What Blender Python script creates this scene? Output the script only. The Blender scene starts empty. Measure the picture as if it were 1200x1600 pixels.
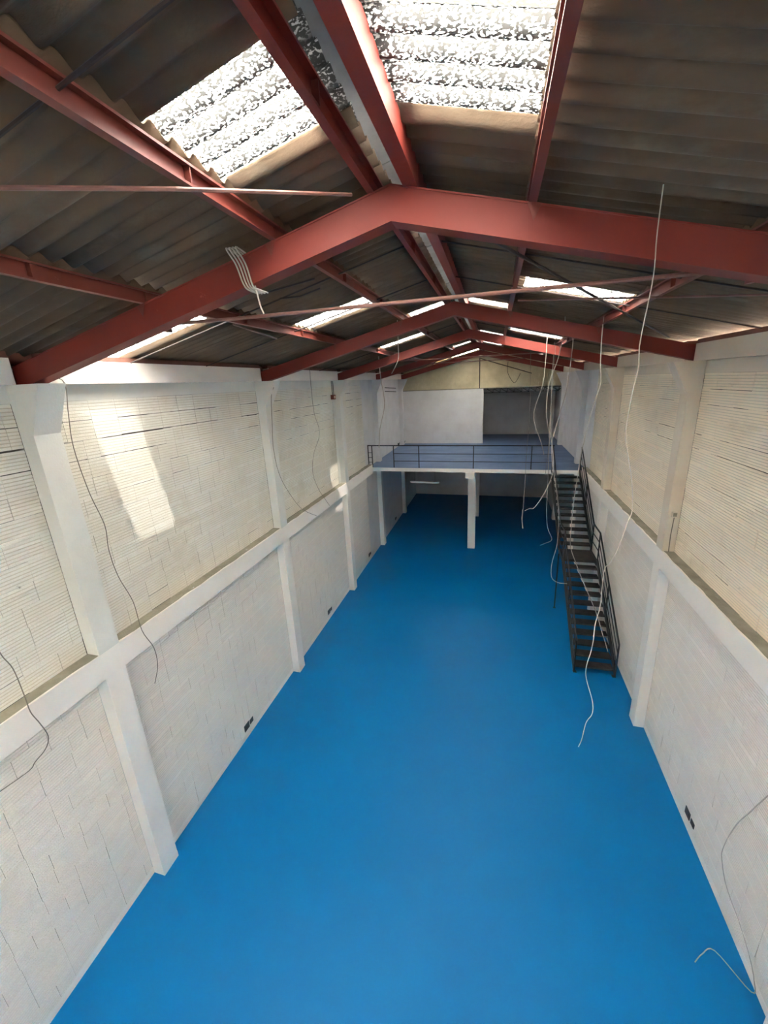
import bpy, math, random
from mathutils import Vector, noise
random.seed(7)
sc = bpy.context.scene
C = bpy.context.collection
# ---------------------------------------------------------------- camera
F_PX, CX, CY = 598.42, 617.25, 767.43
yaw, pitch, roll = -0.2595, -0.2767, -0.0422
fw = Vector((math.sin(yaw)*math.cos(pitch), math.cos(yaw)*math.cos(pitch), math.sin(pitch)))
r0 = Vector((math.cos(yaw), -math.sin(yaw), 0)); u0 = r0.cross(fw)
rt = math.cos(roll)*r0 + math.sin(roll)*u0; up = -math.sin(roll)*r0 + math.cos(roll)*u0
CAM = Vector((5.1415, 0.0, 7.5))
cd = bpy.data.cameras.new('camera'); cam = bpy.data.objects.new('camera', cd); C.objects.link(cam)
from mathutils import Matrix
cam.matrix_world = Matrix(((rt.x, up.x, -fw.x, CAM.x), (rt.y, up.y, -fw.y, CAM.y), (rt.z, up.z, -fw.z, CAM.z), (0, 0, 0, 1)))
cd.sensor_fit = 'VERTICAL'; cd.sensor_height = 32.0; cd.sensor_width = 24.0
cd.lens = F_PX*32.0/1600.0
cd.shift_x = -(CX-600)/1600.0; cd.shift_y = (CY-800)/1600.0
cd.clip_start = 0.05; cd.clip_end = 500
sc.camera = cam
def to_px(p):
    v = Vector(p)-CAM; d = v.dot(fw)
    if d < .1: return None
    return CX+F_PX*v.dot(rt)/d, CY-F_PX*v.dot(up)/d
# ---------------------------------------------------------------- world, sun, exposure
SKY, SUN = 34.0, 50.0
w = bpy.data.worlds.new('sky'); sc.world = w; w.use_nodes = True
bg = w.node_tree.nodes['Background']; bg.inputs[0].default_value = (1.0, 0.955, 0.885, 1); bg.inputs[1].default_value = SKY
sl = bpy.data.lights.new('sun', 'SUN'); sl.energy = SUN; sl.angle = 0.012; sl.color = (1, .95, .86)
so = bpy.data.objects.new('sun', sl); C.objects.link(so)
so.rotation_euler = Vector((-1, .23, -1.7)).to_track_quat('-Z', 'Y').to_euler(); so.location = (20, 0, 30)
sc.view_settings.view_transform = 'Standard'; sc.view_settings.look = 'None'
sc.view_settings.gamma = 1; sc.view_settings.use_curve_mapping = False
sc.view_settings.exposure = 3.08
sc.cycles.max_bounces = 12; sc.cycles.diffuse_bounces = 8; sc.cycles.glossy_bounces = 4
sc.cycles.transmission_bounces = 6; sc.cycles.transparent_max_bounces = 8
sc.cycles.caustics_reflective = False; sc.cycles.caustics_refractive = False
sc.cycles.use_denoising = True
sc.cycles.sample_clamp_indirect = 6.0
# ---------------------------------------------------------------- materials
def lin(c):
    return tuple(((x/255)/12.92 if x/255 <= .04045 else (((x/255)+.055)/1.055)**2.4) for x in c)+(1,)
def mat(name, base, rough=.7, var=None, scale=3.0, amount=.5, stretch=(1, 1, 1), spots=None, spot_scale=6, spot_lo=.62, spot_hi=.72,
        bump=0.0, bump_scale=40, metal=0.0, rough_var=0.0, spec=.5, spots2=None, s2_scale=1.0, s2_lo=.55, s2_hi=.75):
    m = bpy.data.materials.new(name); m.use_nodes = True
    nt = m.node_tree; N = nt.nodes; L = nt.links; b = N['Principled BSDF']
    b.inputs['Roughness'].default_value = rough; b.inputs['Metallic'].default_value = metal
    b.inputs['Specular IOR Level'].default_value = spec
    geo = N.new('ShaderNodeNewGeometry'); mp = N.new('ShaderNodeMapping'); mp.inputs['Scale'].default_value = stretch
    L.new(geo.outputs['Position'], mp.inputs['Vector'])
    def nz(s, det=5, ro=.6):
        n = N.new('ShaderNodeTexNoise'); n.inputs['Scale'].default_value = s; n.inputs['Detail'].default_value = det
        n.inputs['Roughness'].default_value = ro; L.new(mp.outputs[0], n.inputs['Vector']); return n
    def mixc(f, a, bb):
        x = N.new('ShaderNodeMix'); x.data_type = 'RGBA'; L.new(f, x.inputs[0])
        if isinstance(a, tuple): x.inputs[6].default_value = a
        else: L.new(a, x.inputs[6])
        x.inputs[7].default_value = bb; return x.outputs[2]
    def rng(src, lo, hi, top=1.0):
        r = N.new('ShaderNodeMapRange'); r.inputs[1].default_value = lo; r.inputs[2].default_value = hi
        r.inputs[4].default_value = top; L.new(src, r.inputs[0]); return r.outputs[0]
    col = base
    if var: col = mixc(rng(nz(scale).outputs[0], .35, .7, amount), col, var)
    if spots2: col = mixc(rng(nz(s2_scale, 6, .65).outputs[0], s2_lo, s2_hi, .8), col, spots2)
    if spots: col = mixc(rng(nz(spot_scale, 8, .7).outputs[0], spot_lo, spot_hi), col, spots)
    if not isinstance(col, tuple): L.new(col, b.inputs['Base Color'])
    else: b.inputs['Base Color'].default_value = col
    if rough_var:
        r = N.new('ShaderNodeMapRange'); r.inputs[3].default_value = rough-rough_var; r.inputs[4].default_value = rough+rough_var
        L.new(nz(2.5).outputs[0], r.inputs[0]); L.new(r.outputs[0], b.inputs['Roughness'])
    if bump:
        bp = N.new('ShaderNodeBump'); bp.inputs['Strength'].default_value = bump; bp.inputs['Distance'].default_value = .01
        L.new(nz(bump_scale, 4).outputs[0], bp.inputs['Height']); L.new(bp.outputs[0], b.inputs['Normal'])
    return m
def sheet_mat(name, trans, clear, tint):
    # corrugated fibreglass: speckled diffusing sheet, a share of which lets the sun straight through
    m = bpy.data.materials.new(name); m.use_nodes = True; nt = m.node_tree; N = nt.nodes; L = nt.links
    N.remove(N['Principled BSDF']); out = N['Material Output']
    geo = N.new('ShaderNodeNewGeometry'); mp = N.new('ShaderNodeMapping'); mp.inputs['Scale'].default_value = (.45, 1, 1)
    L.new(geo.outputs['Position'], mp.inputs['Vector'])
    n = N.new('ShaderNodeTexNoise'); n.inputs['Scale'].default_value = 112; n.inputs['Detail'].default_value = 2; L.new(mp.outputs[0], n.inputs['Vector'])
    n2 = N.new('ShaderNodeTexNoise'); n2.inputs['Scale'].default_value = 2.2; n2.inputs['Detail'].default_value = 4; L.new(geo.outputs['Position'], n2.inputs['Vector'])
    r = N.new('ShaderNodeMapRange'); r.inputs[1].default_value = .52; r.inputs[2].default_value = .60; r.inputs[3].default_value = .002; r.inputs[4].default_value = 1.0
    L.new(n.outputs[0], r.inputs[0])
    r2 = N.new('ShaderNodeMapRange'); r2.inputs[1].default_value = .3; r2.inputs[2].default_value = .7; r2.inputs[3].default_value = .55; r2.inputs[4].default_value = 1.0
    L.new(n2.outputs[0], r2.inputs[0])
    mu = N.new('ShaderNodeMath'); mu.operation = 'MULTIPLY'; L.new(r.outputs[0], mu.inputs[0]); L.new(r2.outputs[0], mu.inputs[1])
    # shade bands of the waves put into the colour, darkest in the valleys
    tc = N.new('ShaderNodeTexCoord'); sx = N.new('ShaderNodeSeparateXYZ'); L.new(tc.outputs['Object'], sx.inputs[0])
    rv = N.new('ShaderNodeMapRange'); rv.inputs[1].default_value = -.029; rv.inputs[2].default_value = .012; rv.inputs[3].default_value = .02; rv.inputs[4].default_value = 1.0
    L.new(sx.outputs[2], rv.inputs[0]); mv = N.new('ShaderNodeMath'); mv.operation = 'MULTIPLY'; L.new(mu.outputs[0], mv.inputs[0]); L.new(rv.outputs[0], mv.inputs[1]); mu = mv
    mc = N.new('ShaderNodeMix'); mc.data_type = 'RGBA'; mc.inputs[6].default_value = (0, 0, 0, 1); mc.inputs[7].default_value = tuple(t*trans for t in tint)+(1,)
    L.new(mu.outputs[0], mc.inputs[0])
    tl = N.new('ShaderNodeBsdfTranslucent'); L.new(mc.outputs[2], tl.inputs[0])
    df = N.new('ShaderNodeBsdfDiffuse'); df.inputs[0].default_value = (.45, .45, .43, 1)
    m1 = N.new('ShaderNodeMixShader'); m1.inputs[0].default_value = .15; L.new(tl.outputs[0], m1.inputs[1]); L.new(df.outputs[0], m1.inputs[2])
    tr = N.new('ShaderNodeBsdfTransparent'); m2 = N.new('ShaderNodeMixShader'); m2.inputs[0].default_value = clear
    L.new(m1.outputs[0], m2.inputs[1]); L.new(tr.outputs[0], m2.inputs[2]); L.new(m2.outputs[0], out.inputs[0])
    return m
M = {}
M['floor'] = mat('blue_epoxy', lin((0, 104, 164)), .42, lin((0, 112, 172)), .55, .6, spots=lin((60, 140, 190)), spot_scale=9, spot_lo=.74, spot_hi=.80, rough_var=.10, spec=.2)
M['deck'] = mat('dusty_hazed_blue_epoxy', lin((74, 98, 134)), .45, lin((112, 134, 170)), .8, .6, stretch=(1, 2.5, 1), rough_var=.10)  # dust and grazing haze both put into the greyer blue
M['white'] = mat('fresh_white_paint', lin((242, 235, 226)), .6, lin((234, 227, 218)), 1.2, .6, bump=.25, bump_scale=60)
M['white_brick'] = mat('white_painted_brick', lin((238, 230, 219)), .6, lin((226, 216, 205)), 1.3, .6, spots=lin((120, 115, 108)), spot_scale=9, spot_lo=.76, spot_hi=.82, bump=.4, bump_scale=55)
M['old_brick'] = mat('old_cream_painted_brick', lin((229, 227, 218)), .65, lin((214, 207, 190)), 1.0, .8, spots=lin((120, 112, 98)), spot_scale=5, spot_lo=.66, spot_hi=.76, spots2=lin((192, 180, 152)), s2_scale=.9, s2_lo=.56, s2_hi=.8, bump=.5, bump_scale=50)
M['right_brick'] = mat('old_cream_painted_brick_darker', lin((238, 226, 204)), .65, lin((224, 208, 184)), 1.0, .8, spots=lin((105, 96, 82)), spot_scale=5, spot_lo=.65, spot_hi=.76, stretch=(1, .5, 1.6), spots2=lin((188, 172, 142)), s2_scale=1.1, s2_lo=.56, s2_hi=.8, bump=.5, bump_scale=50)
M['groove_low'] = mat('shaded_groove_fresh', lin((220, 212, 202)), .7)  # groove shade put into the colour, darker than the block face
M['groove_old'] = mat('shaded_groove_old', lin((206, 199, 182)), .8)  # same painted-in groove shade for the upper blocks
M['joint'] = mat('painted_mortar', lin((200, 195, 184)), .8, lin((130, 122, 108)), 2.5, .9, stretch=(1, .4, 1.5), spots=lin((60, 55, 48)), spot_scale=3, spot_lo=.40, spot_hi=.52)
M['joint_low'] = mat('painted_mortar_fresh', lin((214, 213, 211)), .8, lin((190, 186, 180)), 2.5, .8, spots=lin((80, 78, 75)), spot_scale=4, spot_lo=.66, spot_hi=.74)
M['old_white'] = mat('old_white_paint', lin((222, 221, 214)), .65, lin((205, 202, 192)), 1.1, .7, spots=lin((110, 105, 95)), spot_scale=7, spot_lo=.70, spot_hi=.76, bump=.3, bump_scale=40)
M['old_right'] = mat('old_cream_paint', lin((216, 204, 186)), .65, lin((200, 186, 166)), 1.1, .7, spots=lin((110, 102, 90)), spot_scale=6, spot_lo=.72, spot_hi=.78, bump=.3, bump_scale=40)
M['plaster'] = mat('white_plaster', lin((222, 221, 220)), .6, lin((208, 205, 202)), 1.5, .8, bump=.6, bump_scale=7)
M['ledge_top'] = mat('bare_dusty_concrete', lin((150, 145, 128)), .9, lin((118, 112, 96)), 4, .8, spots=lin((200, 198, 190)), spot_scale=5, spot_lo=.66, spot_hi=.70, bump=.6, bump_scale=30)
M['red'] = mat('rust_red_primer', lin((124, 40, 28)), .62, lin((112, 46, 38)), 1.3, .8, spots=lin((176, 104, 88)), spot_scale=4, spot_lo=.68, spot_hi=.80, bump=.15, bump_scale=20)
M['red_dark'] = mat('dull_rust_red_primer', lin((118, 54, 44)), .55, lin((92, 42, 36)), 1.6, .8, spots=lin((168, 120, 100)), spot_scale=9, spot_lo=.68, spot_hi=.78)
M['asb'] = mat('weathered_fibre_cement', lin((106, 88, 70)), .9, lin((78, 65, 52)), 1.6, .9, stretch=(.4, 1, 1), spots=lin((42, 38, 33)), spot_scale=1.6, spot_lo=.62, spot_hi=.80, spots2=lin((118, 110, 92)), s2_scale=4, s2_lo=.55, s2_hi=.85, bump=.3, bump_scale=60)
M['cap'] = mat('grey_ridge_metal', lin((110, 114, 116)), .5, lin((70, 72, 74)), 2, .8, metal=.3)
M['underside'] = mat('bare_grey_concrete', lin((112, 113, 112)), .9, lin((90, 90, 90)), 2, .7)
M['iron'] = mat('black_painted_steel', lin((24, 24, 27)), .45, lin((38, 37, 38)), 3, .6)
M['tread'] = mat('worn_black_tread_plate', lin((27, 26, 27)), .45, lin((66, 61, 56)), 6, .8)
M['rod'] = mat('brown_rod', lin((128, 88, 78)), .5, lin((96, 62, 54)), 5, .6)
M['dark_rod'] = mat('dark_rod', lin((48, 34, 32)), .6)
M['cable'] = mat('grey_cable_sheath', lin((176, 168, 156)), .55)
M['cable_dk'] = mat('grimy_cable_sheath', lin((120, 114, 102)), .6)
M['gable'] = mat('cream_gable_blockwork', lin((205, 192, 158)), .8, lin((170, 158, 126)), 1.2, .8, spots=lin((110, 98, 76)), spot_scale=4, spot_lo=.66, spot_hi=.76)
M['fascia'] = mat('brown_eave_board', lin((120, 78, 66)), .7, lin((86, 58, 50)), 3, .7)
M['plate'] = mat('dark_socket_box', lin((62, 61, 62)), .6)
M['lamp_body'] = mat('white_enamel', lin((225, 222, 215)), .4)
M['sky_diffuse'] = sheet_mat('speckled_fibreglass', .62, .0, (1, 1, .97))
M['sky_clear'] = sheet_mat('thin_speckled_fibreglass', .62, .008, (1, 1, .97))
# ---------------------------------------------------------------- mesh helpers
class MB:
    def __init__(s): s.v = []; s.f = []
    def add(s, vs, fs):
        o = len(s.v); s.v += [tuple(map(float, p)) for p in vs]; s.f += [tuple(i+o for i in f) for f in fs]; return s
    def box(s, x0, x1, y0, y1, z0, z1):
        return s.add([(x, y, z) for z in (z0, z1) for y in (y0, y1) for x in (x0, x1)],
                     [(0, 2, 3, 1), (4, 5, 7, 6), (0, 1, 5, 4), (2, 6, 7, 3), (0, 4, 6, 2), (1, 3, 7, 5)])
    def prism(s, prof, y0, y1, axis='y'):
        # closed polygon (a, b) extruded along axis
        n = len(prof)
        if axis == 'y': vs = [(a, y0, b) for a, b in prof]+[(a, y1, b) for a, b in prof]
        elif axis == 'x': vs = [(y0, a, b) for a, b in prof]+[(y1, a, b) for a, b in prof]
        else: vs = [(a, b, y0) for a, b in prof]+[(a, b, y1) for a, b in prof]
        return s.add(vs, [tuple(range(n)), tuple(range(2*n-1, n-1, -1))]+[(i, i+n, (i+1) % n+n, (i+1) % n) for i in range(n)])
    def beam(s, p, q, w, h, upv=(0, 0, 1)):
        p = Vector(p); q = Vector(q); d = (q-p).normalized(); sx = d.cross(Vector(upv))
        if sx.length < 1e-4: sx = Vector((1, 0, 0))
        sx.normalize(); uz = sx.cross(d).normalized()
        vs = [c+sx*a*w/2+uz*b*h/2 for c in (p, q) for a, b in ((-1, -1), (1, -1), (1, 1), (-1, 1))]
        return s.add(vs, [(0, 1, 2, 3), (7, 6, 5, 4), (0, 4, 5, 1), (1, 5, 6, 2), (2, 6, 7, 3), (3, 7, 4, 0)])
    def tube(s, pts, r, n=6):
        pts = [Vector(p) for p in pts]; o = len(s.v); ref = None
        for i, p in enumerate(pts):
            d = (pts[min(i+1, len(pts)-1)]-pts[max(i-1, 0)]).normalized()
            a = d.cross(Vector((0, 0, 1)) if abs(d.z) < .9 else Vector((0, 1, 0))).normalized()
            if ref is not None: a = (ref-d*ref.dot(d)).normalized()
            ref = a; b = d.cross(a)
            for k in range(n):
                t = 2*math.pi*k/n; s.v.append(tuple(p+a*math.cos(t)*r+b*math.sin(t)*r))
        for i in range(len(pts)-1):
            for k in range(n): s.f.append((o+i*n+k, o+i*n+(k+1) % n, o+(i+1)*n+(k+1) % n, o+(i+1)*n+k))
        s.f.append(tuple(o+k for k in range(n))[::-1]); s.f.append(tuple(o+(len(pts)-1)*n+k for k in range(n)))
        return s
    def mesh(s, name, m, smooth=False):
        me = bpy.data.meshes.new(name); me.from_pydata(s.v, [], s.f)
        for x in (m if isinstance(m, (list, tuple)) else [m]): me.materials.append(x)
        if smooth: me.polygons.foreach_set('use_smooth', [True]*len(me.polygons))
        me.update(); return me
    def build(s, name, m, parent=None, smooth=False):
        return link(s.mesh(name, m, smooth), name, parent)
def link(me, name, parent=None, loc=None):
    o = bpy.data.objects.new(name, me); C.objects.link(o)
    if parent is not None: o.parent = parent
    if loc: o.location = loc
    return o
def recalc(o):
    import bmesh
    bm = bmesh.new(); bm.from_mesh(o.data); bmesh.ops.recalc_face_normals(bm, faces=bm.faces); bm.to_mesh(o.data); bm.free()
def tag(o, label, cat, group=None):
    o['label'] = label; o['category'] = cat
    if group: o['group'] = group
    return o
def struct(o): o['kind'] = 'structure'; return o
def empty(name, loc=(0, 0, 0)):
    o = bpy.data.objects.new(name, None); C.objects.link(o); o.location = loc; o.empty_display_size = .2; return o
def smooth_path(pts, n=6):
    P = [Vector(p) for p in pts]
    if len(P) < 3: return P
    out = []
    for i in range(len(P)-1):
        a, b, c, d = P[max(i-1, 0)], P[i], P[i+1], P[min(i+2, len(P)-1)]
        for k in range(n):
            t = k/n
            out.append(.5*((2*b)+(-a+c)*t+(2*a-5*b+4*c-d)*t*t+(-a+3*b-3*c+d)*t**3))
    return out+[P[-1]]
# ---------------------------------------------------------------- dimensions
XR = 8.5; XM = 4.35; SL = .25
YC = [3.13, 7.72, 12.05, 16.27, 20.94]; CW = .285; CD = .2
YBACK = 25.12; YPART = 21.5; YFRONT = -6.6
Z_LB, Z_LT = 3.83, 4.20       # ledge beam
Z_RB, Z_RT = 7.64, 7.91       # ring beam
Z_K, Z_CT = 7.09, 7.64        # haunch start, column top
Z_M = 4.08
def rbot(x): return 8.655-SL*abs(x-XM)
def rtop(x): return rbot(x)+.24
def sheetz(x): return rbot(x)+.39
# ---------------------------------------------------------------- floor and walls
fl = MB().box(-.2, XR+.2, YFRONT-.2, YBACK+.2, -.15, 0).build('floor', M['floor']); struct(fl)
PL = 14.8   # from here to the back the side walls are plastered
EY = .8
BAYS_L = [(EY, YC[0]), (YC[0]+CW, YC[1]), (YC[1]+CW, YC[2]), (YC[2]+CW, PL)]
BAYS_R = [(YC[0]+CW, YC[1]), (YC[1]+CW, YC[2]), (YC[2]+CW, PL)]
def wall(side):
    L = side == 'left'; s = 1 if L else -1; x = 0 if L else XR
    def bx(mb, d0, d1, *a):
        a0, a1 = sorted((x+s*d0, x+s*d1)); mb.box(a0, a1, *a)
    mb = MB(); bays = BAYS_L if L else BAYS_R
    y0 = bays[0][0]
    bx(mb, -.25, -.013, y0, PL, 0, Z_LB+.1)
    root = mb.build('wall_'+side, M['joint_low']); struct(root)
    mb = MB(); bx(mb, -.25, -.013, y0, PL, Z_LB+.1, 7.86); u = mb.build('upper_backing', M['joint'], root)
    mb = MB(); bx(mb, -.25, 0, YFRONT, y0, 0, 7.86); bx(mb, -.25, 0, PL, YBACK, 0, 7.86); mb.build('plaster', M['plaster'], root)
    # smooth lintel strip under the ring beam and skirting strip at the floor
    ms = MB(); mk = MB()
    for a, b in bays:
        bx(ms, -.02, .001, a, b, 7.44, Z_RB); bx(mk, -.02, -.001, a, b, 0, .12)
    ms.build('lintel_strip', M['old_white'] if L else M['old_right'], root); mk.build('skirting_strip', M['white'], root)
    # hollow blocks, each with five grooves
    def block(h, l, dep, mb=None, oy=0, oz=0, ox=0, gidx=None):
        n = 6; p = h/n; g = .006; pr = [(-.02, 0)]; dark = []
        for i in range(n):
            pr += [(0, i*p+(g if i else 0)), (0, (i+1)*p-(g if i < n-1 else 0))]
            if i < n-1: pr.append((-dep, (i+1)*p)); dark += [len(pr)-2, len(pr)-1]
        pr.append((-.02, h))
        mb = mb or MB(); n = len(pr); f0 = len(mb.f)
        vs = [(s*(a+ox), oy, oz+b) for a, b in pr]+[(s*(a+ox), oy+l, oz+b) for a, b in pr]
        fs = [(i, i+1, i+1+n, i+n) if not L else (i, i+n, i+1+n, i+1) for i in range(n-1)]
        fs += [tuple(range(n)) if L else tuple(range(n-1, -1, -1)), tuple(range(2*n-1, n-1, -1)) if L else tuple(range(n, 2*n))]
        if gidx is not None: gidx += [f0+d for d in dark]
        return mb.add(vs, fs)
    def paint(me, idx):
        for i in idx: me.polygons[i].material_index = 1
    cells = []
    for zone, (za, zb) in enumerate(((.12, Z_LB), (Z_LT, 7.44))):
        nrow = round((zb-za)/.243); h = (zb-za)/nrow; rowgap = [random.choice((.004, .006, .014, .022)) for _ in range(nrow+1)]
        for bi, (a, b) in enumerate(bays):
            for r in range(nrow):
                y = a+.003-(random.choice((0, .185)) if r % 2 else 0)*1.0
                while y < b-.03:
                    l = .37*random.choice((1, 1, 1, 1, .5, .98)); ya = max(y, a+.003); yb = min(y+l, b-.003)
                    if b-yb < .05: yb = b-.003
                    if yb-ya > .03:
                        z = za+r*h; c = (x, (ya+yb)/2, z+h/2); px = to_px(c)
                        vis = px and -40 < px[0] < 1240 and -40 < px[1] < 1640
                        cells.append(((c[0]-CAM.x)**2+c[1]**2+(c[2]-CAM.z)**2 if vis else 1e9, zone, ya, yb, z, h, rowgap[r] if zone else rowgap[r]*.4))
                    y += l
                    if yb >= b-.01: break
    cells.sort(key=lambda c: c[0])
    base = {}
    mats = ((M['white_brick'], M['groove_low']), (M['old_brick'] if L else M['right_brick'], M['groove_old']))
    rest = [MB(), MB()]; gi = [[], []]
    for i, (d, zone, ya, yb, z, h, rgp) in enumerate(cells):
        gap = random.choice((rgp, rgp, .003, .008)); ge = random.choice((.0006, .0006, .002, .004)); ya += ge; yb -= ge
        dep = (.008, .006)[zone]; plain = random.random() < .05; vr = random.choice((0, 1, 1, 2)) if not plain else 3
        dep = (.007, .005, .0035, .002)[vr]
        jig = random.uniform(-.003, .0)
        if i < 300:
            if (zone, vr) not in base:
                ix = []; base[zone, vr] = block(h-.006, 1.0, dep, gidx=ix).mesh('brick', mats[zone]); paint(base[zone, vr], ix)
            o = link(base[zone, vr], 'brick', root, (x+s*jig, ya, z+gap/2)); o.scale = (1, yb-ya, (h-gap)/(h-.006))
        elif d < 1e8 or i % 1 == 0:
            block(h-gap, yb-ya, dep, rest[zone], ya, z+gap/2, jig, gi[zone])
    for zone in (0, 1):
        mb = rest[zone]; mb.v = [(vx+x, vy, vz) for vx, vy, vz in mb.v]
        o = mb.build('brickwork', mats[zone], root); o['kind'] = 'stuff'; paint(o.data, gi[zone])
    return root
wl = wall('left'); wr = wall('right')
for o in list(C.objects):
    if o.name.startswith('brickwork') or o.name.startswith('wall_'): recalc(o)
seen = set()
for o in list(C.objects):
    if o.name.startswith('brick') and o.data.name not in seen: seen.add(o.data.name); recalc(o)
wb = MB().box(0, XR, YBACK, YBACK+.2, 0, 7.3).build('wall_back', M['plaster']); struct(wb)
wf = MB().box(-.25, XR+.25, YFRONT-.2, YFRONT, 0, 9.0).build('wall_front', M['plaster']); struct(wf)
# ---------------------------------------------------------------- ledge beams and ring beams
def trim(n, side, z0, z1, segs, m, top=None, dep=CD, nm='trim_%d'):
    x = 0 if side == 'left' else XR; s = 1 if side == 'left' else -1
    mb = MB()
    for a, b in segs:
        a0, a1 = sorted((x, x+s*dep)); mb.box(a0, a1, a, b, z0, z1)
    o = mb.build(nm % n, m); struct(o)
    if top:
        mt = MB()
        for a, b in segs:
            k = max(1, int((b-a)/.12))
            vs = []; fs = []
            for i in range(k+1):
                y = a+(b-a)*i/k; e = dep-.012-.03*noise.noise((y*3.1, n*9.0, 0))-(.012)
                vs += [(x, y, z1+.004), (x+s*e, y, z1+.004)]
            for i in range(k): fs.append((2*i, 2*i+1, 2*i+3, 2*i+2) if s > 0 else (2*i, 2*i+2, 2*i+3, 2*i+1))
            mt.add(vs, fs)
        mt.build('dusty_top', top, o)
    return o
gaps = [(YFRONT, YC[0])]+[(YC[i]+CW, YC[i+1]) for i in range(3)]
trim(1, 'left', Z_LB, Z_LT, gaps[:-1]+[(YC[2]+CW, 15.10)], M['white'], M['ledge_top'])
trim(2, 'right', Z_LB, Z_LT, gaps[:-1]+[(YC[2]+CW, 15.10)], M['white'], M['ledge_top'])
rg = [(YFRONT, YC[0]-.02)]+[(YC[i]+CW+.02, YC[i+1]-.02) for i in range(4)]+[(YC[4]+CW+.02, YPART)]
trim(3, 'left', Z_RB, Z_RT, rg, M['white'], None, CD)
trim(4, 'right', Z_RB, Z_RT, rg, M['old_right'], None, CD)
for k, side in ((5, 'left'), (6, 'right')):
    o = trim(k, side, Z_RT, 7.975, rg, M['fascia'], None, .185)
eb = MB().box(-.25, .05, YFRONT, YPART+.2, 7.84, 7.90).box(0.0, .05, YFRONT, YPART, 7.84, 7.975).box(XR-.05, XR+.25, YFRONT, YPART+.2, 7.84, 7.90).box(XR-.05, XR, YFRONT, YPART, 7.84, 7.975).build('trim_7', M['fascia']); struct(eb)
# ---------------------------------------------------------------- columns
ORD = ['nearest', 'second', 'third', 'fourth', 'fifth']
def column(side, i, y):
    x = 0 if side == 'left' else XR; s = 1 if side == 'left' else -1
    hz = .277
    root = empty('concrete_column', (x+s*.1, y+CW/2, 0))
    def P(pr, y0, y1, name, m):
        mb = MB().prism([(s*(a-.1), b) for a, b in pr], y0-y-CW/2, y1-y-CW/2); o = mb.build(name, m, root); recalc(o); return o
    upm = M['old_white'] if side == 'left' else M['old_right']
    c = .012
    lo = Z_LB if i < 3 else Z_M-.15
    zl_, zu_ = (Z_LT, Z_LT) if i < 3 else (Z_M-.152, Z_M+.001)
    P([(0, 0), (CD, 0), (CD, zl_), (0, zl_)], y, y+CW, 'lower_shaft', M['white'])
    if i >= 3: upm = M['plaster']
    P([(0, zu_), (CD, zu_), (CD, Z_K), (CD+hz, Z_CT), (0, Z_CT)], y, y+CW, 'upper_shaft', upm)
    if i < 2: P([(CD, 0), (CD+.004, 0), (CD+.004, .10), (CD, .12)], y-.002, y+CW+.002, 'base_plaster', M['white'])
    at = ['beside the large sunlit panel', 'one bay past the sun patch', 'just before the mezzanine', 'at the front of the mezzanine', 'beside the white partition'] if side == 'left' else \
         ['at the photo corner by the loose cable', 'with a small switch box', 'behind the steel staircase', 'at the top of the stairs', 'beside the dark opening on the mezzanine']
    tag(root, '%s %s-wall concrete column with flared head, %s' % (ORD[i], side, at[i]), 'column', 'wall columns')
    return root
for i, y in enumerate(YC):
    column('left', i, y); column('right', i, y)
for i, (y, lab) in enumerate(((16.55, 'white square post holding up the mezzanine front edge'), (20.95, 'white square post deep in shade under the mezzanine, behind the front one'))):
    root = empty('support_post', (4.25, y+.14, 0))
    MB().box(-.165, .165, -.14, .14, 0, 3.70).build('shaft', M['white'], root)
    tag(root, lab, 'post')
root = empty('support_post', (8.28, 23.6, Z_M)); MB().box(-.09, .09, -.09, .09, 0, 2.9).build('shaft', M['plaster'], root)
tag(root, 'slim white post inside the dark recess above the mezzanine, at its right end', 'post')
# ---------------------------------------------------------------- mezzanine
mz = empty('mezzanine', (4.25, 15.1, Z_M))
def mzb(name, m, *a):
    x0, x1, y0, y1, z0, z1 = a; return MB().box(x0-4.25, x1-4.25, y0-15.1, y1-15.1, z0-Z_M, z1-Z_M).build(name, m, mz)
mzb('slab', M['underside'], .21, 8.29, 15.13, YBACK-.003, Z_M-.15, Z_M-.006)
mzb('slab_edge', M['white'], .002, 8.34, 15.1, 15.13, Z_M-.15, Z_M-.004)
mzb('blue_deck', M['deck'], .003, 8.34, 15.115, YBACK-.003, Z_M-.006, Z_M)
mzb('blue_deck', M['deck'], 8.34, 8.497, 15.4, YBACK-.003, Z_M-.04, Z_M)
for y in (16.55, 20.95): mzb('cross_beam', M['underside'], .2, 8.3, y, y+.28, 3.72, Z_M-.15)
mzb('beam_end', M['white'], 4.07, 4.43, 15.08, 15.5, 3.70, Z_M-.15)
mzb('long_beam', M['underside'], 4.09, 4.41, 15.5, YBACK-.003, 3.70, Z_M-.15)
tag(mz, 'concrete mezzanine floor with white edge and blue painted deck at the far end', 'mezzanine')
# partition, gable, recess
pw = MB().box(0, 4.5, YPART, YPART+.15, Z_M+.002, 7.0).build('wall_partition', M['plaster']); struct(pw)
MB().box(4.5, 4.52, YPART+.0, YPART+.16, Z_M, 7.0).build('end_trim', M['white'], pw)
g = MB().prism([(0, 7.02), (XR, 7.02), (XR, 7.95), (XM, 9.0), (0, 7.95)], YPART+.02, YPART+.17).build('wall_gable', M['gable']); struct(g); recalc(g)
gb = MB()
r = 0; z = 7.04
while z < 8.95:
    h = .2; xl = max(.05, XM-(9.0-z-h)/SL*1.0); xr = min(XR-.05, XM+(9.0-z-h)/SL)
    x = xl-(.2 if r % 2 else 0)
    while x < xr:
        a, b = max(x, xl), min(x+.39, xr)
        if b-a > .05 and not (a < 4.62 and b > 4.30):
            gb.box(a, b-.016, YPART-.012-random.uniform(.0, .012), YPART+.03, z, z+h-.018)
        x += .4
    z += h; r += 1
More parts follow.
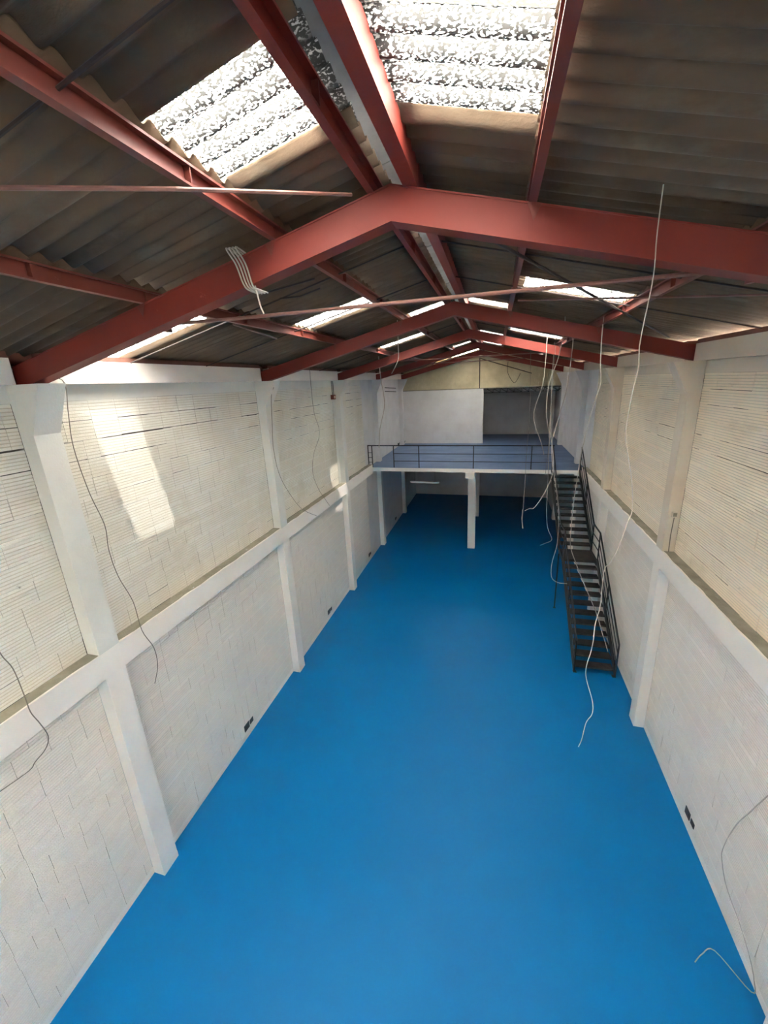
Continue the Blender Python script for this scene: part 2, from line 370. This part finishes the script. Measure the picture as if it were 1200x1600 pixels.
o = gb.build('blockwork', M['gable'], g); o['kind'] = 'stuff'
MB().box(4.34, 4.58, YPART-.03, YPART+.05, 7.02, 8.65).build('pilaster', M['gable'], g)
MB().box(0, XR, YPART-.05, YPART+.17, 6.985, 7.03).build('sill', M['ledge_top'], g)
rc = MB().box(0, XR, YPART+.17, YBACK+.2, 7.03, 7.1).build('ceiling_recess', M['asb']); struct(rc)
# lattice joist above the opening
tj = empty('lattice_joist', (6.45, YPART+.06, 6.9))
def T(nm, p, q, w=.03, h=.03): MB().beam((p[0]-6.45, 0, p[1]-6.9), (q[0]-6.45, 0, q[1]-6.9), w, h).build(nm, M['iron'], tj)
T('top_chord', (4.53, 6.97), (8.45, 6.97), .05, .04); T('bottom_chord', (4.55, 6.76), (8.2, 6.76), .05, .035)
k = 0; x = 4.7
while x < 8.1:
    T('web_bar', (x, 6.95), (x+.3, 6.77)); T('web_bar', (x+.3, 6.77), (x+.33, 6.95)); x += .36
T('web_bar', (8.2, 6.76), (8.45, 6.97))
tag(tj, 'black steel lattice joist across the top of the dark opening', 'joist')
# ---------------------------------------------------------------- roof: rafters, purlins
def rafter(i, y):
    yc = y+CW/2; hw = .07
    root = empty('steel_rafter', (XM, yc, 8.655))
    x0, x1 = .06, XR-.06
    def band(nm, lo, hi, half, m, a=x0, b=x1):
        pr = [(a, rbot(a)+lo), (XM, rbot(XM)+lo), (b, rbot(b)+lo), (b, rbot(b)+hi), (XM, rbot(XM)+hi), (a, rbot(a)+hi)]
        mb = MB().prism([(px-XM, pz-8.655) for px, pz in pr], -half, half); o = mb.build(nm, m, root); recalc(o)
    band('web', .016, .228, hw-.004, M['red']); band('bottom_flange', 0, .016, hw+.008, M['red']); band('top_flange', .228, .24, hw+.002, M['red'])
    # cleats that hold the purlins
    for px in (1.93, 3.33, 5.36, 6.84):
        sgn = -1 if px < XM else 1
        for q in (-1, 1):
            pr = [(px-.05-XM, rtop(px-.05)-8.655-.0), (px+.05-XM, rtop(px+.05)-8.655-.0), (px+.0-XM, rtop(px)-8.655-.11)]
            o = MB().prism([(a, b) for a, b in pr], q*.07-.004, q*.07+q*.006).build('cleat', M['red_dark'], root); recalc(o)
    lab = ['nearest red steel rafter, huge across the top with a cable coil tied on', 'second red steel rafter from the camera', 'third red steel rafter, sunlit on its left leg',
           'fourth red steel rafter, above the mezzanine front', 'farthest red steel rafter, against the cream gable wall'][i]
    tag(root, lab, 'rafter', 'red portal rafters')
for i, y in enumerate(YC): rafter(i, y)
back_r = 0
PUR = {'ridge left': (4.20, 1, .15), 'upper left': (3.36, 1, .12), 'lower left': (1.95, 1, .12), 'ridge right': (4.50, -1, .17), 'upper right': (5.35, -1, .12), 'lower right': (6.82, -1, .12)}
BN = ['in the bay nearest the camera', 'between the first and second rafters', 'between the second and third rafters', 'between the third and fourth rafters', 'between the last two rafters']
YB = [(-1.2, YC[0]+CW/2)]+[(YC[i]+CW/2, YC[i+1]+CW/2) for i in range(4)]
def purlin_mesh(open_dir, h, length, slope):
    t = .006; f = .055
    pr = [(0, 0), (f, 0), (f, .014), (f-t, .014), (f-t, t), (t, t), (t, h-t), (f-t, h-t), (f-t, h-.014), (f, h-.014), (f, h), (0, h)]
    mb = MB().prism([(open_dir*(a-f/2), b) for a, b in pr], 0, length-.01)
    return mb
for nm, (px, od, h) in PUR.items():
    for bi, (a, b) in enumerate(YB):
        root = empty('roof_purlin', (px, a+.005, rtop(px)+.001))
        wide = .11 if 'ridge' in nm else .055
        mb = purlin_mesh(od, h, b-a, 0)
        if 'ridge right' == nm:   # the ridge purlin on the right is a deeper, wider box
            mb = MB().box(-.02, .05, 0, b-a-.01, 0, h).box(-.05, -.02, 0, b-a-.01, 0, .012)
        o = mb.build('channel', M['red'] if 'ridge' in nm else M['red_dark'], root); recalc(o)
        for fr in ((.33, .67) if bi else (.40, .78)):
            st = MB().box(-.02, .02, (b-a)*fr-.004, (b-a)*fr+.004, .008, h-.008).build('stiffener', M['red_dark'], root)
        tag(root, '%s roof purlin %s' % (nm, BN[bi]), 'purlin', 'red roof purlins')
        root['label'] = 'red steel %s purlin, %s' % (nm, BN[bi])
# sag rods between purlins
SR = [(1.56,), (4.55, 6.05), (9.4, 10.7), (13.6, 15.0), (18.0, 19.4)]
spans = [('ridge left', 'upper left', 4.19, 3.38), ('upper left', 'lower left', 3.33, 1.97), ('lower left', 'left eave', 1.92, .2), ('ridge right', 'upper right', 4.52, 5.33), ('upper right', 'lower right', 5.37, 6.80), ('lower right', 'right eave', 6.85, 8.3)]
for bi, ys in enumerate(SR):
    for yi, y in enumerate(ys):
        for n1, n2, xa, xb in spans:
            o = MB().tube([(xa, y, rtop(xa)+.05), (xb, y, rtop(xb)+.05)], .009, 6).build('sag_rod', M['dark_rod'])
            tag(o, 'dark sag rod, %s to %s, %s%s' % (n1, n2, ('' if len(ys) == 1 else ('nearer one ', 'farther one ')[yi]), BN[bi]), 'rod', 'thin sag rods under the roof sheets')
# ---------------------------------------------------------------- roof sheets
CV = .77; NW = 5; AMP = .029; PITCH = CV/NW
def sheet_mesh(length, cover, nw, kind, waves_extra=.5):
    seg = 10; n = int((nw+waves_extra)*seg); p = cover/nw
    mb = MB(); ys = [i*p/seg for i in range(n+1)]
    prof = [AMP*math.cos(2*math.pi*i/seg) for i in range(n+1)]
    if kind == 'clear':
        vs = []
        for xx in (0, length): vs += [(xx, y, z) for y, z in zip(ys, prof)]
        k = n+1; mb.add(vs, [(i, i+1, i+1+k, i+k) for i in range(n)])
    else:
        t = .006; vs = []
        for dz in (0, t):
            for xx in (0, length): vs += [(xx, y, z+dz) for y, z in zip(ys, prof)]
        k = n+1; fs = []
        for i in range(n):
            fs += [(i, i+k, i+1+k, i+1), (2*k+i, 2*k+i+1, 3*k+i+1, 3*k+i), (i, i+1, 2*k+i+1, 2*k+i), (k+i, 3*k+i, 3*k+i+1, k+i+1)]
        fs += [(0, 2*k, 3*k, k), (n, k+n, 3*k+n, 2*k+n)]
        mb.add(vs, fs)
    return mb
ceil = empty('ceiling'); struct(ceil)
# rows: (name, low x, high x, side, [skylight y starts, some unseen and added for light], lift)
added_back = lambda o: [-6.3+o+1.54*i for i in range(5) if -6.3+o+1.54*i < .1]  # unseen skylights behind the camera, added to brighten the hall
ROWS = [('ridge left', 3.22, 4.27, 'L', added_back(.5)[:4]+[1.90, 8.06, 16.68, 18.9], .028),  # last start is hidden by rafters, added to light the partition
        ('middle left', 1.80, 3.38, 'L', added_back(0)[:4]+[5.90, 10.678, 18.4], .014),  # last start is an unseen skylight added over the mezzanine for light
        ('eave left', -.18, 1.98, 'L', added_back(.6)[1::2]+[3.748], 0),
        ('ridge right', 5.49, 4.43, 'R', added_back(.3)[::2]+[1.12, 1.90, 7.906, 13.3, 17.15, 18.8], .028),  # last start likewise added out of sight to brighten the far end
        ('middle right', 6.98, 5.32, 'R', added_back(.2)[::2]+[5.72, 11.14], .014),
        ('eave right', 8.72, 6.80, 'R', added_back(.4)[::2], 0)]
CLEAR = {('eave left', 3.748), ('middle left', 10.678)}
K0, K1 = round((YFRONT-.1-1.9)/PITCH), round((21.62-1.9)/PITCH)
cache = {}; wn = 0; rest = MB(); ang = math.atan(SL)
for name, xl, xh, side, sky, lift in ROWS:
    length = abs(xh-xl)/math.cos(ang)
    cells = []; k = K0
    sky = sorted((round((s_-1.9)/PITCH), (name, s_) in CLEAR) for s_ in sky)
    for ks, clr in sky+[(K1, None)]:
        m = ks-k
        if m > 0:
            n = max(1, round(m/NW)); cut = [round(m*i/n) for i in range(n+1)]
            cells += [(k+cut[i], cut[i+1]-cut[i], 0) for i in range(n)]
        if clr is not None: cells.append((ks, NW, 2 if clr else 1)); k = ks+NW
    for ci, (k, nw, sk) in enumerate(cells):
        key = (name, nw, sk)
        if key not in cache:
            cache[key] = sheet_mesh(length, PITCH*nw, nw, 'clear' if sk else 'solid').mesh('sheet', (M['asb'], M['sky_diffuse'], M['sky_clear'])[sk], True)
        me = cache[key]; y = 1.9+k*PITCH
        zl = sheetz(xl)+lift+(.020 if sk else .007*(ci % 2))
        rot = (0, -ang, 0) if side == 'L' else (0, ang, 0)
        sx = 1 if side == 'L' else -1
        if sk:
            wn += 1; o = link(me, 'seen_or_added_window_%d' % wn, None, (xl, y, zl)); struct(o); o.rotation_euler = rot; o.scale = (sx, 1, 1)
        elif y > 1.0:
            o = link(me, 'roof_sheet', ceil, (xl, y, zl)); o.rotation_euler = rot; o.scale = (sx, 1, 1)
        else:
            Rm = Matrix.Translation((xl, y, zl)) @ Matrix.Rotation(rot[1], 4, 'Y') @ Matrix.Diagonal((sx, 1, 1, 1))
            rest.add([tuple(Rm @ v.co) for v in me.vertices], [tuple(p.vertices) for p in me.polygons])
o = rest.build('roof_sheeting', M['asb'], ceil, True); o['kind'] = 'stuff'
# ridge cap pieces
y = -6.6; k = 0
while y < 21.5:
    zc = sheetz(XM)+.075
    pr = [(-.28, -.07), (-.10, -.012), (0, 0.01), (.10, -.012), (.28, -.07), (.28, -.064), (.10, -.004), (0, .018), (-.10, -.004), (-.28, -.064)]
    o = MB().prism([(XM+a, zc+b+(k % 2)*.006) for a, b in pr], y, y+1.02).build('ridge_cap', M['cap'], ceil); recalc(o)
    y += 1.0; k += 1
# ---------------------------------------------------------------- tie rods and braces
def rod(name, pts, r, m, lab, cat='rod', n=6):
    o = MB().tube(pts, r, n).build(name, m); tag(o, lab, cat); return o
def tie(y, lab, z=8.15, xa=1.95, xb=6.82):
    root = empty('tie_rod', ((xa+xb)/2, y, z)); cx = (xa+xb)/2
    MB().tube([(xa-cx, 0, 0), (xa+.7-cx, 0, -.01), (xb-.7-cx, 0, 0.0), (xb-cx, 0, 0.0)], .016, 8).build('bar', M['rod'], root)
    for xx in (xa, xb): MB().box(xx-cx-.02, xx-cx+.02, -.03, .03, -.03, rbot(xx)-z+.02).build('bracket', M['red_dark'], root)
    tag(root, lab, 'rod')
tie(3.45, 'brown horizontal tie rod just beyond the nearest rafter, crossing the whole view')
tie(12.45, 'brown horizontal tie rod behind the third rafter')
tie(16.7, 'brown horizontal tie rod behind the fourth rafter, above the mezzanine front', 8.2)
rod('tie_rod', [(5.33, 4.4, 8.24), (8.15, 4.4, 8.06)], .010, M['rod'], 'thin brown rod from upper right purlin to right wall, under the skylight')
rod('brace_bar', [(5.1, 3.42, 8.5), (7.89, 7.70, 8.03)], .013, M['dark_rod'], 'long dark diagonal brace from nearest rafter to second rafter on the right', 'brace')
rod('brace_bar', [(4.12, 3.0, 8.78), (3.52, 1.98, 8.5), (2.99, 1.52, 8.4), (2.2, .85, 8.2)], .011, M['rod'], 'thin brown diagonal brace at upper left in front of the nearest rafter', 'brace')
rod('brace_bar', [(2.1, 4.3, 8.24), (1.93, 5.55, 8.2)], .010, M['rod'], 'short light diagonal rod behind the left leg of the nearest rafter', 'brace')
rod('loose_spar', [(2.87, 3.85, 8.43), (3.3, 4.07, 8.56)], .009, M['dark_rod'], 'black bent bar stub hanging under the left roof, upper one of a pair', 'bar')
rod('loose_spar', [(2.85, 4.12, 8.42), (3.05, 4.2, 8.44), (3.25, 4.3, 8.52)], .009, M['dark_rod'], 'black bent bar stub hanging under the left roof, lower one of a pair', 'bar')
rod('brace_bar', [(4.34, 21.3, 8.5), (6.88, 21.3, 7.66)], .022, M['dark_rod'], 'dark sloping bar in front of the right half of the cream gable', 'brace')
rod('conduit', [(4.30, YPART-.05, 8.55), (4.31, YPART-.05, 7.02)], .022, M['dark_rod'], 'dark vertical conduit down the middle of the cream gable', 'conduit')
rod('vent_slot', [(.02, 18.24, 7.27), (.02, 20.33, 7.20)], .02, M['plate'], 'upper dark vent slot high on the left wall over the mezzanine', 'vent')
rod('vent_slot', [(.02, 18.24, 7.10), (.02, 20.33, 7.02)], .02, M['plate'], 'lower dark vent slot high on the left wall over the mezzanine', 'vent')
# ---------------------------------------------------------------- staircase
st = empty('steel_staircase', (7.87, 9.2, 0))
OX, OY = 7.87, 9.2
def S(mb, nm, m=None):
    mb.v = [(a-OX, b-OY, c) for a, b, c in mb.v]; o = mb.build(nm, m or M['iron'], st); return o
XL, XRr = 7.36, 8.30
RI = 2.03/12; YL0, YL1 = 11.75, 12.52; G1 = (YL0-9.25)/11; G2 = (15.02-YL1)/11
def tread(y, z):
    mb = MB().box(XL+.02, XRr-.02, y, y+.235, z-.008, z)
    mb.box(XL+.02, XRr-.02, y, y+.006, z-.045, z-.008); mb.box(XL+.02, XRr-.02, y+.229, y+.235, z-.035, z-.008)
    S(mb, 'tread', M['tread'])
for i in range(11): tread(9.25+i*G1, (i+1)*RI)
for i in range(11): tread(YL1+i*G2, 2.03+(i+1)*RI)
S(MB().box(XL+.0, XRr, YL0, YL1, 2.02, 2.03).box(XL, XRr, YL0, YL0+.006, 1.95, 2.02).box(XL, XRr, YL1-.006, YL1, 1.95, 2.02), 'landing', M['tread'])
def stringer(x, y0, z0, y1, z1):
    d = .17; pr = [(y0, z0-d*.4), (y1, z1-d*.4), (y1, z1+d*.75), (y0, z0+d*.75)]
    mb = MB().prism(pr, x-.004, x+.004, 'x'); mb2 = MB()
    sx = 1 if x < 7.8 else -1
    mb.prism([(y0, z0-d*.4), (y1, z1-d*.4), (y1, z1-d*.4+.01), (y0, z0-d*.4+.01)], *sorted((x, x-sx*.04)), 'x')
    mb.prism([(y0, z0+d*.75-.01), (y1, z1+d*.75-.01), (y1, z1+d*.75), (y0, z0+d*.75)], *sorted((x, x-sx*.04)), 'x')
    o = S(mb, 'stringer'); recalc(o)
for x in (XL, XRr):
    stringer(x, 9.2, .07, YL0, 1.98); stringer(x, YL1, 2.08, 15.09, 3.97)
    S(MB().box(x-.02, x+.02, YL0-.02, YL1+.02, 1.88, 2.05), 'landing_beam')
S(MB().tube([(XL-.06, 12.22, 0), (XL-.06, 12.22, 1.98)], .022, 8), 'support_leg')
S(MB().box(XL-.10, XL-.02, 12.18, 12.26, 0, .008), 'foot_plate')
S(MB().box(XL-.04, XL+.05, 9.18, 9.27, 0, .008), 'foot_plate'); S(MB().box(XRr-.05, XRr+.04, 9.18, 9.27, 0, .008), 'foot_plate')
HR = .90
def rail_side(x, sgn):
    x += sgn*.02
    posts = [(9.22, 0.05), ((9.22+YL0)/2, 1.03), (YL0, 2.03), (YL1, 2.03), ((YL1+15.06)/2, 3.05), (15.06, 4.05)]
    pr = []
    for (y, z) in posts:
        S(MB().beam((x, y, max(z-.05, 0)), (x, y, z+HR), .032, .032, (0, 1, 0)), 'post')
    tops = [(posts[0][0], .05+HR), (YL0, 2.03+HR), (YL1, 2.03+HR), (15.06, 4.05+HR)]
    for dz in (0, -.29, -.58):
        for k in range(3):
            a, b = tops[k], tops[k+1]; w = .036 if dz == 0 else .02
            S(MB().beam((x, a[0]-.01, a[1]+dz), (x, b[0]+.01, b[1]+dz), w, w), 'handrail' if dz == 0 else 'mid_rail')
rail_side(XL, -1); rail_side(XRr, 1)
st.rotation_euler = (0, 0, .012)
tag(st, 'black steel staircase with open treads, landing and handrails up to the mezzanine', 'staircase')
# mezzanine railing
rl = empty('mezzanine_railing', (3.7, 15.13, Z_M))
def Rb(nm, p, q, w):
    MB().beam((p[0]-3.7, p[1]-15.13, p[2]-Z_M), (q[0]-3.7, q[1]-15.13, q[2]-Z_M), w, w, (0, 1, 0)).build(nm, M['iron'], rl)
ZT = 5.0; yb = 15.13
for x in (.20, 1.13, 2.19, 4.37, 6.53, 7.28): Rb('post', (x, yb, Z_M), (x, yb, ZT), .035)
Rb('post', (.03, yb+.0, Z_M), (.03, yb, ZT), .035)
MB().beam((.01-3.7, 0, ZT-Z_M), (7.32-3.7, 0, ZT-Z_M), .04, .04).build('top_rail', M['iron'], rl)
for z in (4.36, 4.67):
    MB().beam((1.13-3.7, 0, z-Z_M), (7.28-3.7, 0, z-Z_M), .022, .022).build('mid_rail', M['iron'], rl)
for z in (4.3, 4.5, 4.7): MB().beam((.03-3.7, 0, z-Z_M), (.20-3.7, 0, z-Z_M), .02, .02).build('rung', M['iron'], rl)
tag(rl, 'low black steel railing along the front edge of the mezzanine', 'railing')
# ---------------------------------------------------------------- cables
CABLES = {
 'near_left_wall': ([[0.3, 3.53, 7.65], [0.3, 3.48, 7.28], [0.3, 3.44, 6.9], [0.3, 3.48, 6.34], [0.3, 3.56, 5.88], [0.3, 3.53, 5.54], [0.3, 3.56, 5.15], [0.3, 3.67, 4.69], [0.3, 3.69, 4.21], [0.3, 3.8, 3.83], [0.3, 3.79, 3.52], [0.3, 3.68, 3.29]], 0.005),
 'left_low': ([[0.26, 2.19, 5.45], [0.26, 2.22, 4.98], [0.26, 2.27, 4.74], [0.26, 2.28, 4.39], [0.26, 2.28, 4.16], [0.26, 2.32, 3.96], [0.26, 2.35, 3.74], [0.26, 2.29, 3.62], [0.26, 2.17, 3.57], [0.26, 2.1, 3.53], [0.26, 1.84, 3.57]], 0.005),
 'near_right_wall': ([[8.4, 4.08, 3.2], [8.4, 4.3, 2.63], [8.4, 4.45, 2.18], [8.4, 4.62, 1.66], [8.4, 4.72, 1.08], [8.4, 4.68, 0.88], [8.4, 4.5, 0.68], [8.4, 4.18, 0.6], [8.4, 3.93, 0.48], [8.4, 3.78, 0.33], [8.4, 3.76, 0.12], [8.4, 3.79, -0.32], [8.4, 3.89, -0.92]], 0.006),
 'long_floor': ([[6.09, 3.1, 8.59], [6.1, 3.1, 8.32], [6.11, 3.1, 8.1], [6.09, 3.1, 7.83], [6.08, 3.1, 7.67], [6.09, 3.1, 7.53], [6.07, 3.1, 7.35], [6.06, 3.1, 7.09], [6.08, 3.1, 6.97], [6.14, 3.1, 6.73], [6.17, 3.1, 6.5], [6.15, 3.1, 6.4], [6.12, 3.1, 6.24], [6.07, 3.1, 6.06], [6.03, 3.1, 5.99], [6.03, 3.1, 5.78], [6.03, 3.1, 5.63], [6.01, 3.1, 5.48], [6.01, 3.1, 5.32], [6.0, 3.1, 5.19], [5.98, 3.1, 5.06], [5.99, 3.1, 4.92], [6.06, 3.1, 4.69], [6.07, 3.1, 4.55], [6.03, 3.1, 4.44], [6.01, 3.1, 4.24], [5.99, 3.1, 4.15]], 0.0035),
 'hooked': ([[6.26, 8.2, 8.86], [6.32, 8.2, 8.59], [6.34, 8.2, 8.31], [6.27, 8.2, 7.81], [6.14, 8.2, 7.35], [6.12, 8.2, 6.86], [6.18, 8.2, 6.51], [6.26, 8.2, 6.23], [6.32, 8.2, 5.84], [6.31, 8.2, 5.5], [6.18, 8.2, 5.12], [6.01, 8.2, 4.82], [5.92, 8.2, 4.8], [5.82, 8.2, 4.74]], 0.007),
 'stair_long': ([[6.78, 7.4, 8.81], [6.83, 7.4, 8.53], [6.81, 7.4, 8.05], [6.83, 7.4, 7.64], [6.86, 7.4, 7.33], [6.77, 7.4, 6.91], [6.69, 7.4, 6.35], [6.66, 7.4, 6.12], [6.64, 7.4, 5.76], [6.61, 7.4, 5.15], [6.61, 7.4, 4.64], [6.63, 7.4, 4.31], [6.75, 7.4, 3.98], [6.89, 7.4, 3.64], [7.04, 7.4, 3.31], [7.22, 7.4, 2.9], [7.34, 7.4, 2.54], [7.44, 7.4, 2.26], [7.5, 7.4, 2.07]], 0.007),
 'loop_gable': ([[6.38, 11.9, 8.55], [6.46, 11.9, 7.97], [6.42, 11.9, 7.28], [6.24, 11.9, 6.58], [6.26, 11.9, 6.21], [6.47, 11.9, 5.65], [6.58, 11.9, 5.27]], 0.008),
 'rail_left': ([[6.64, 9.0, 8.07], [6.62, 9.0, 7.57], [6.59, 9.0, 7.19], [6.47, 9.0, 6.59], [6.38, 9.0, 6.1], [6.41, 9.0, 5.67], [6.51, 9.0, 5.16], [6.63, 9.0, 4.47], [6.65, 9.0, 3.68], [6.57, 9.0, 3.17], [6.59, 9.0, 2.8], [6.74, 9.0, 2.67], [6.95, 9.0, 2.66]], 0.007),
 'short_hook': ([[6.75, 12.6, 7.26], [6.79, 12.6, 6.32], [6.8, 12.6, 5.34], [6.84, 12.6, 4.11], [6.86, 12.6, 3.25], [6.93, 12.6, 2.69], [7.08, 12.6, 2.3], [6.89, 12.6, 2.15], [6.73, 12.6, 2.07]], 0.009),
 'pair_end': ([[6.16, 13.2, 8.04], [6.22, 13.2, 6.48], [6.19, 13.2, 4.81], [6.19, 13.2, 3.93], [6.18, 13.2, 3.4], [6.18, 13.2, 3.01], [6.15, 13.2, 2.73]], 0.006),
 'pair_thick': ([[6.18, 13.15, 3.37], [6.17, 13.15, 3.1], [6.16, 13.15, 2.75], [6.2, 13.15, 2.41]], 0.02),
 'far_left': ([[1.53, 12.3, 8.21], [1.56, 12.3, 7.66], [1.64, 12.3, 7.06], [1.62, 12.3, 6.66], [1.45, 12.3, 6.03], [1.38, 12.3, 5.39]], 0.013),
 'short_tail': ([[3.14, 8.3, 8.24], [3.13, 8.3, 7.98], [3.06, 8.3, 7.82], [2.97, 8.3, 7.68]], 0.008),
 'bay_two_left': ([[0.3, 10.17, 8.22], [0.3, 9.87, 6.87], [0.3, 10.09, 6.35], [0.3, 10.02, 6.05], [0.3, 9.61, 5.67], [0.3, 9.45, 5.16], [0.3, 9.71, 4.63], [0.3, 10.06, 4.23], [0.3, 10.33, 3.94]], 0.006),
 'column_two_left': ([[0.32, 7.81, 7.3], [0.32, 7.71, 6.75], [0.32, 7.63, 6.19], [0.32, 7.73, 5.57], [0.32, 8.07, 5.0], [0.32, 8.6, 4.41], [0.32, 9.38, 3.94]], 0.006),
 'thin_mid': ([[6.34, 9.5, 9.02], [6.38, 9.5, 8.13], [6.38, 9.5, 7.46], [6.36, 9.5, 6.76], [6.38, 9.5, 6.03], [6.35, 9.5, 5.26]], 0.004),
 'gable_loop': ([[5.71, 21.3, 8.28], [5.7, 21.3, 7.81], [5.87, 21.3, 7.43], [6.07, 21.3, 7.23], [6.24, 21.3, 7.47], [6.33, 21.3, 7.69]], 0.012),
}
LAB = {
 'near_left_wall': ('thin grey cable hanging down the large sunlit panel of the left wall', 'cable_dk'),
 'left_low': ('thin cable curling over the ledge at the left edge of the photo', 'cable_dk'),
 'near_right_wall': ('loose cable curving down the lower right wall to the floor corner', 'cable'),
 'long_floor': ('longest white cable, from the nearest rafter past the stairs to above the floor', 'cable'),
 'hooked': ('white cable with a sideways hooked end, left of the staircase', 'cable'),
 'stair_long': ('white cable running down over the stair treads with a forked end', 'cable'),
 'loop_gable': ('short bowed white cable in front of the dark mezzanine opening', 'cable'),
 'rail_left': ('grey cable following the left handrail of the staircase', 'cable'),
 'short_hook': ('thin cable ending in a small hook above the blue floor left of the stairs', 'cable'),
 'pair_end': ('straight faint wire ending in a thick taped white stub under the mezzanine edge', 'cable_dk'),
 'pair_thick': ('thick taped white cable stub dangling under the mezzanine edge', 'cable'),
 'far_left': ('thick white cable near the left wall above the mezzanine railing', 'cable'),
 'short_tail': ('short white cable tail under the left leg of the third rafter', 'cable'),
 'bay_two_left': ('wavy grey cable in the middle of the second left wall panel', 'cable_dk'),
 'column_two_left': ('grey cable beside the second left column, trailing onto the ledge', 'cable_dk'),
 'thin_mid': ('very thin straight wire before the mezzanine opening', 'cable_dk'),
 'gable_loop': ('dark wire loop hanging from the sloping bar at the gable', 'dark_rod'),
}
for k, (pts, r) in CABLES.items():
    lab, m = LAB[k]
    pts = [p for p in pts if p[2] < sheetz(p[0])-.05]
    if k == 'pair_thick': continue
    if k == 'near_right_wall': pts = [[8.4, 4.15, 7.86], [8.4, 4.12, 5.5]]+pts
    elif k == 'near_left_wall': pts = [[.2, 3.46, 7.72]]+pts
    elif k == 'column_two_left': pts = [[.41, 7.80, 7.5]]+pts
    elif k == 'left_low': pts = [[.26, 2.35, 7.85], [.26, 2.3, 6.6]]+pts
    elif k not in ('near_left_wall', 'column_two_left', 'gable_loop'): pts = [[pts[0][0], pts[0][1], sheetz(pts[0][0])-.01]]+pts
    if k == 'near_right_wall':
        pts = [p for p in pts if p[2] > .03]+[[8.2, 4.13, .01], [8.02, 4.05, .01], [7.9, 3.95, .01]]
    o = MB().tube(smooth_path(pts, 5), r, 6).build('hanging_cable', M[m], None, True); tag(o, lab, 'cable', 'loose cables')
    if k == 'pair_end':
        q = [[a, 13.2, c] for a, b, c in CABLES['pair_thick'][0]]; MB().tube(smooth_path([pts[-1]]+q[1:], 4), .02, 8).build('taped_end', M['cable'], o, True)
# bundle tied to the nearest rafter
cb = empty('cable_coil', (3.05, 3.17, 8.5))
for k in range(4):
    dx = k*.030
    pts = [(3.02+dx-.06, 3.31, 8.60), (3.00+dx-.05, 3.15, 8.62), (3.01+dx, 3.165, 8.5), (3.05+dx, 3.17, 8.36-.01*k), (3.08+dx, 3.19, 8.305), (3.09+dx, 3.33, 8.30)]
    MB().tube([(a-3.05, b-3.17, c-8.5) for a, b, c in smooth_path(pts, 5)], .0065, 6).build('loop', M['cable'], cb, True)
MB().tube([(.10, .02, -.17), (.115, .02, -.26), (.13, .02, -.34), (.15, .02, -.39)], .007, 6).build('tail', M['cable'], cb)
tag(cb, 'bundle of pale cable loops tied around the left leg of the nearest rafter', 'cable')
# ---------------------------------------------------------------- small fittings
def socket(side, y, z, lab, n=2, sz=.11):
    x = 0 if side == 'left' else XR; s = 1 if side == 'left' else -1
    root = empty('wall_socket', (x, y, z))
    for k in range(n):
        h = sz if k == 0 else sz*.7; yy = k*.17*(1 if side == 'left' else -1)
        MB().box(*sorted((s*.001, s*.012)), yy-h*.75, yy+h*.75, -h*.7, h*.7).build('cover', M['plate'], root)
        MB().box(*sorted((s*.012, s*.018)), yy-h*.5, yy+h*.5, -h*.45, h*.45).build('insert', M['iron'], root)
    tag(root, lab, 'socket', 'low wall sockets')
socket('left', 5.67, .28, 'dark double socket low on the left wall in the large near bay')
socket('left', 10.17, .28, 'small dark socket pair low on the left wall, second bay')
socket('left', 14.52, .30, 'small dark socket pair low on the left wall just before the mezzanine')
socket('left', 19.2, .28, 'small dark socket in shade on the left wall under the mezzanine')
socket('right', 5.74, .30, 'grey socket pair low on the near right wall', 2, .10)
# open junction box by the third left column
jb = empty('junction_box', (.06, 11.86, 7.12))
MB().box(-.05, .05, -.09, .09, -.07, .07).build('case', M['red_dark'], jb); MB().box(.05, .056, -.06, .06, -.04, .04).build('cover', M['old_white'], jb)
for dy in (-.05, .05): MB().tube([(0, dy, .07), (0, dy, .50)], .012, 6).build('wire', M['dark_rod'], jb)
for dy in (-.05, .03): MB().tube([(0, dy, -.07), (0, dy-.01, -2.88)], .018, 6).build('pipe', M['old_white'], jb)
tag(jb, 'rusty junction box with pipes high beside the third left column', 'junction box')
sb = empty('switch_box', (8.40, YC[1]-.01, 4.95))
MB().box(-.045, .045, -.03, .01, -.05, .05).build('case', M['old_right'], sb); MB().box(-.03, .03, -.034, -.03, -.035, .035).build('plate', M['ledge_top'], sb)
MB().tube([(0, -.012, -.05), (-.01, -.012, -.4), (0.0, -.012, -.74)], .009, 6).build('pipe', M['cable_dk'], sb)
tag(sb, 'small switch box with a thin pipe on the second right column', 'switch')
for lab, x, y, z in (('tiny dark wall lamp low on the left mezzanine wall', .04, 20.4, 4.22), ('tiny dark fitting at the foot of the white partition', .12, 21.44, 4.16), ('small dark hook lamp high on the left wall before the vent lines', .04, 16.85, 7.08)):
    root = empty('wall_fitting', (x, y, z)); MB().box(-.035, .035, -.05, .05, -.06, .05).build('case', M['plate'], root)
    MB().tube([(.03, 0, .03), (.07, 0, .08)], .02, 6).build('nozzle', M['plate'], root); tag(root, lab, 'fitting')
ft = empty('tube_lamp', (2.65, 13.68+2.2, 3.62))
ft.location = (2.30, 15.75, 3.30)
MB().box(-.62, .62, -.05, .05, .0, .05).build('body', M['lamp_body'], ft); MB().tube([(-.58, 0, -.02), (.58, 0, -.02)], .016, 8).build('tube', M['lamp_body'], ft)
for dx in (-.45, .45): MB().tube([(dx, 0, .05), (dx, 0, .632)], .004, 5).build('hanger', M['cable_dk'], ft)
tag(ft, 'unlit white fluorescent tube lamp hanging under the mezzanine', 'lamp')
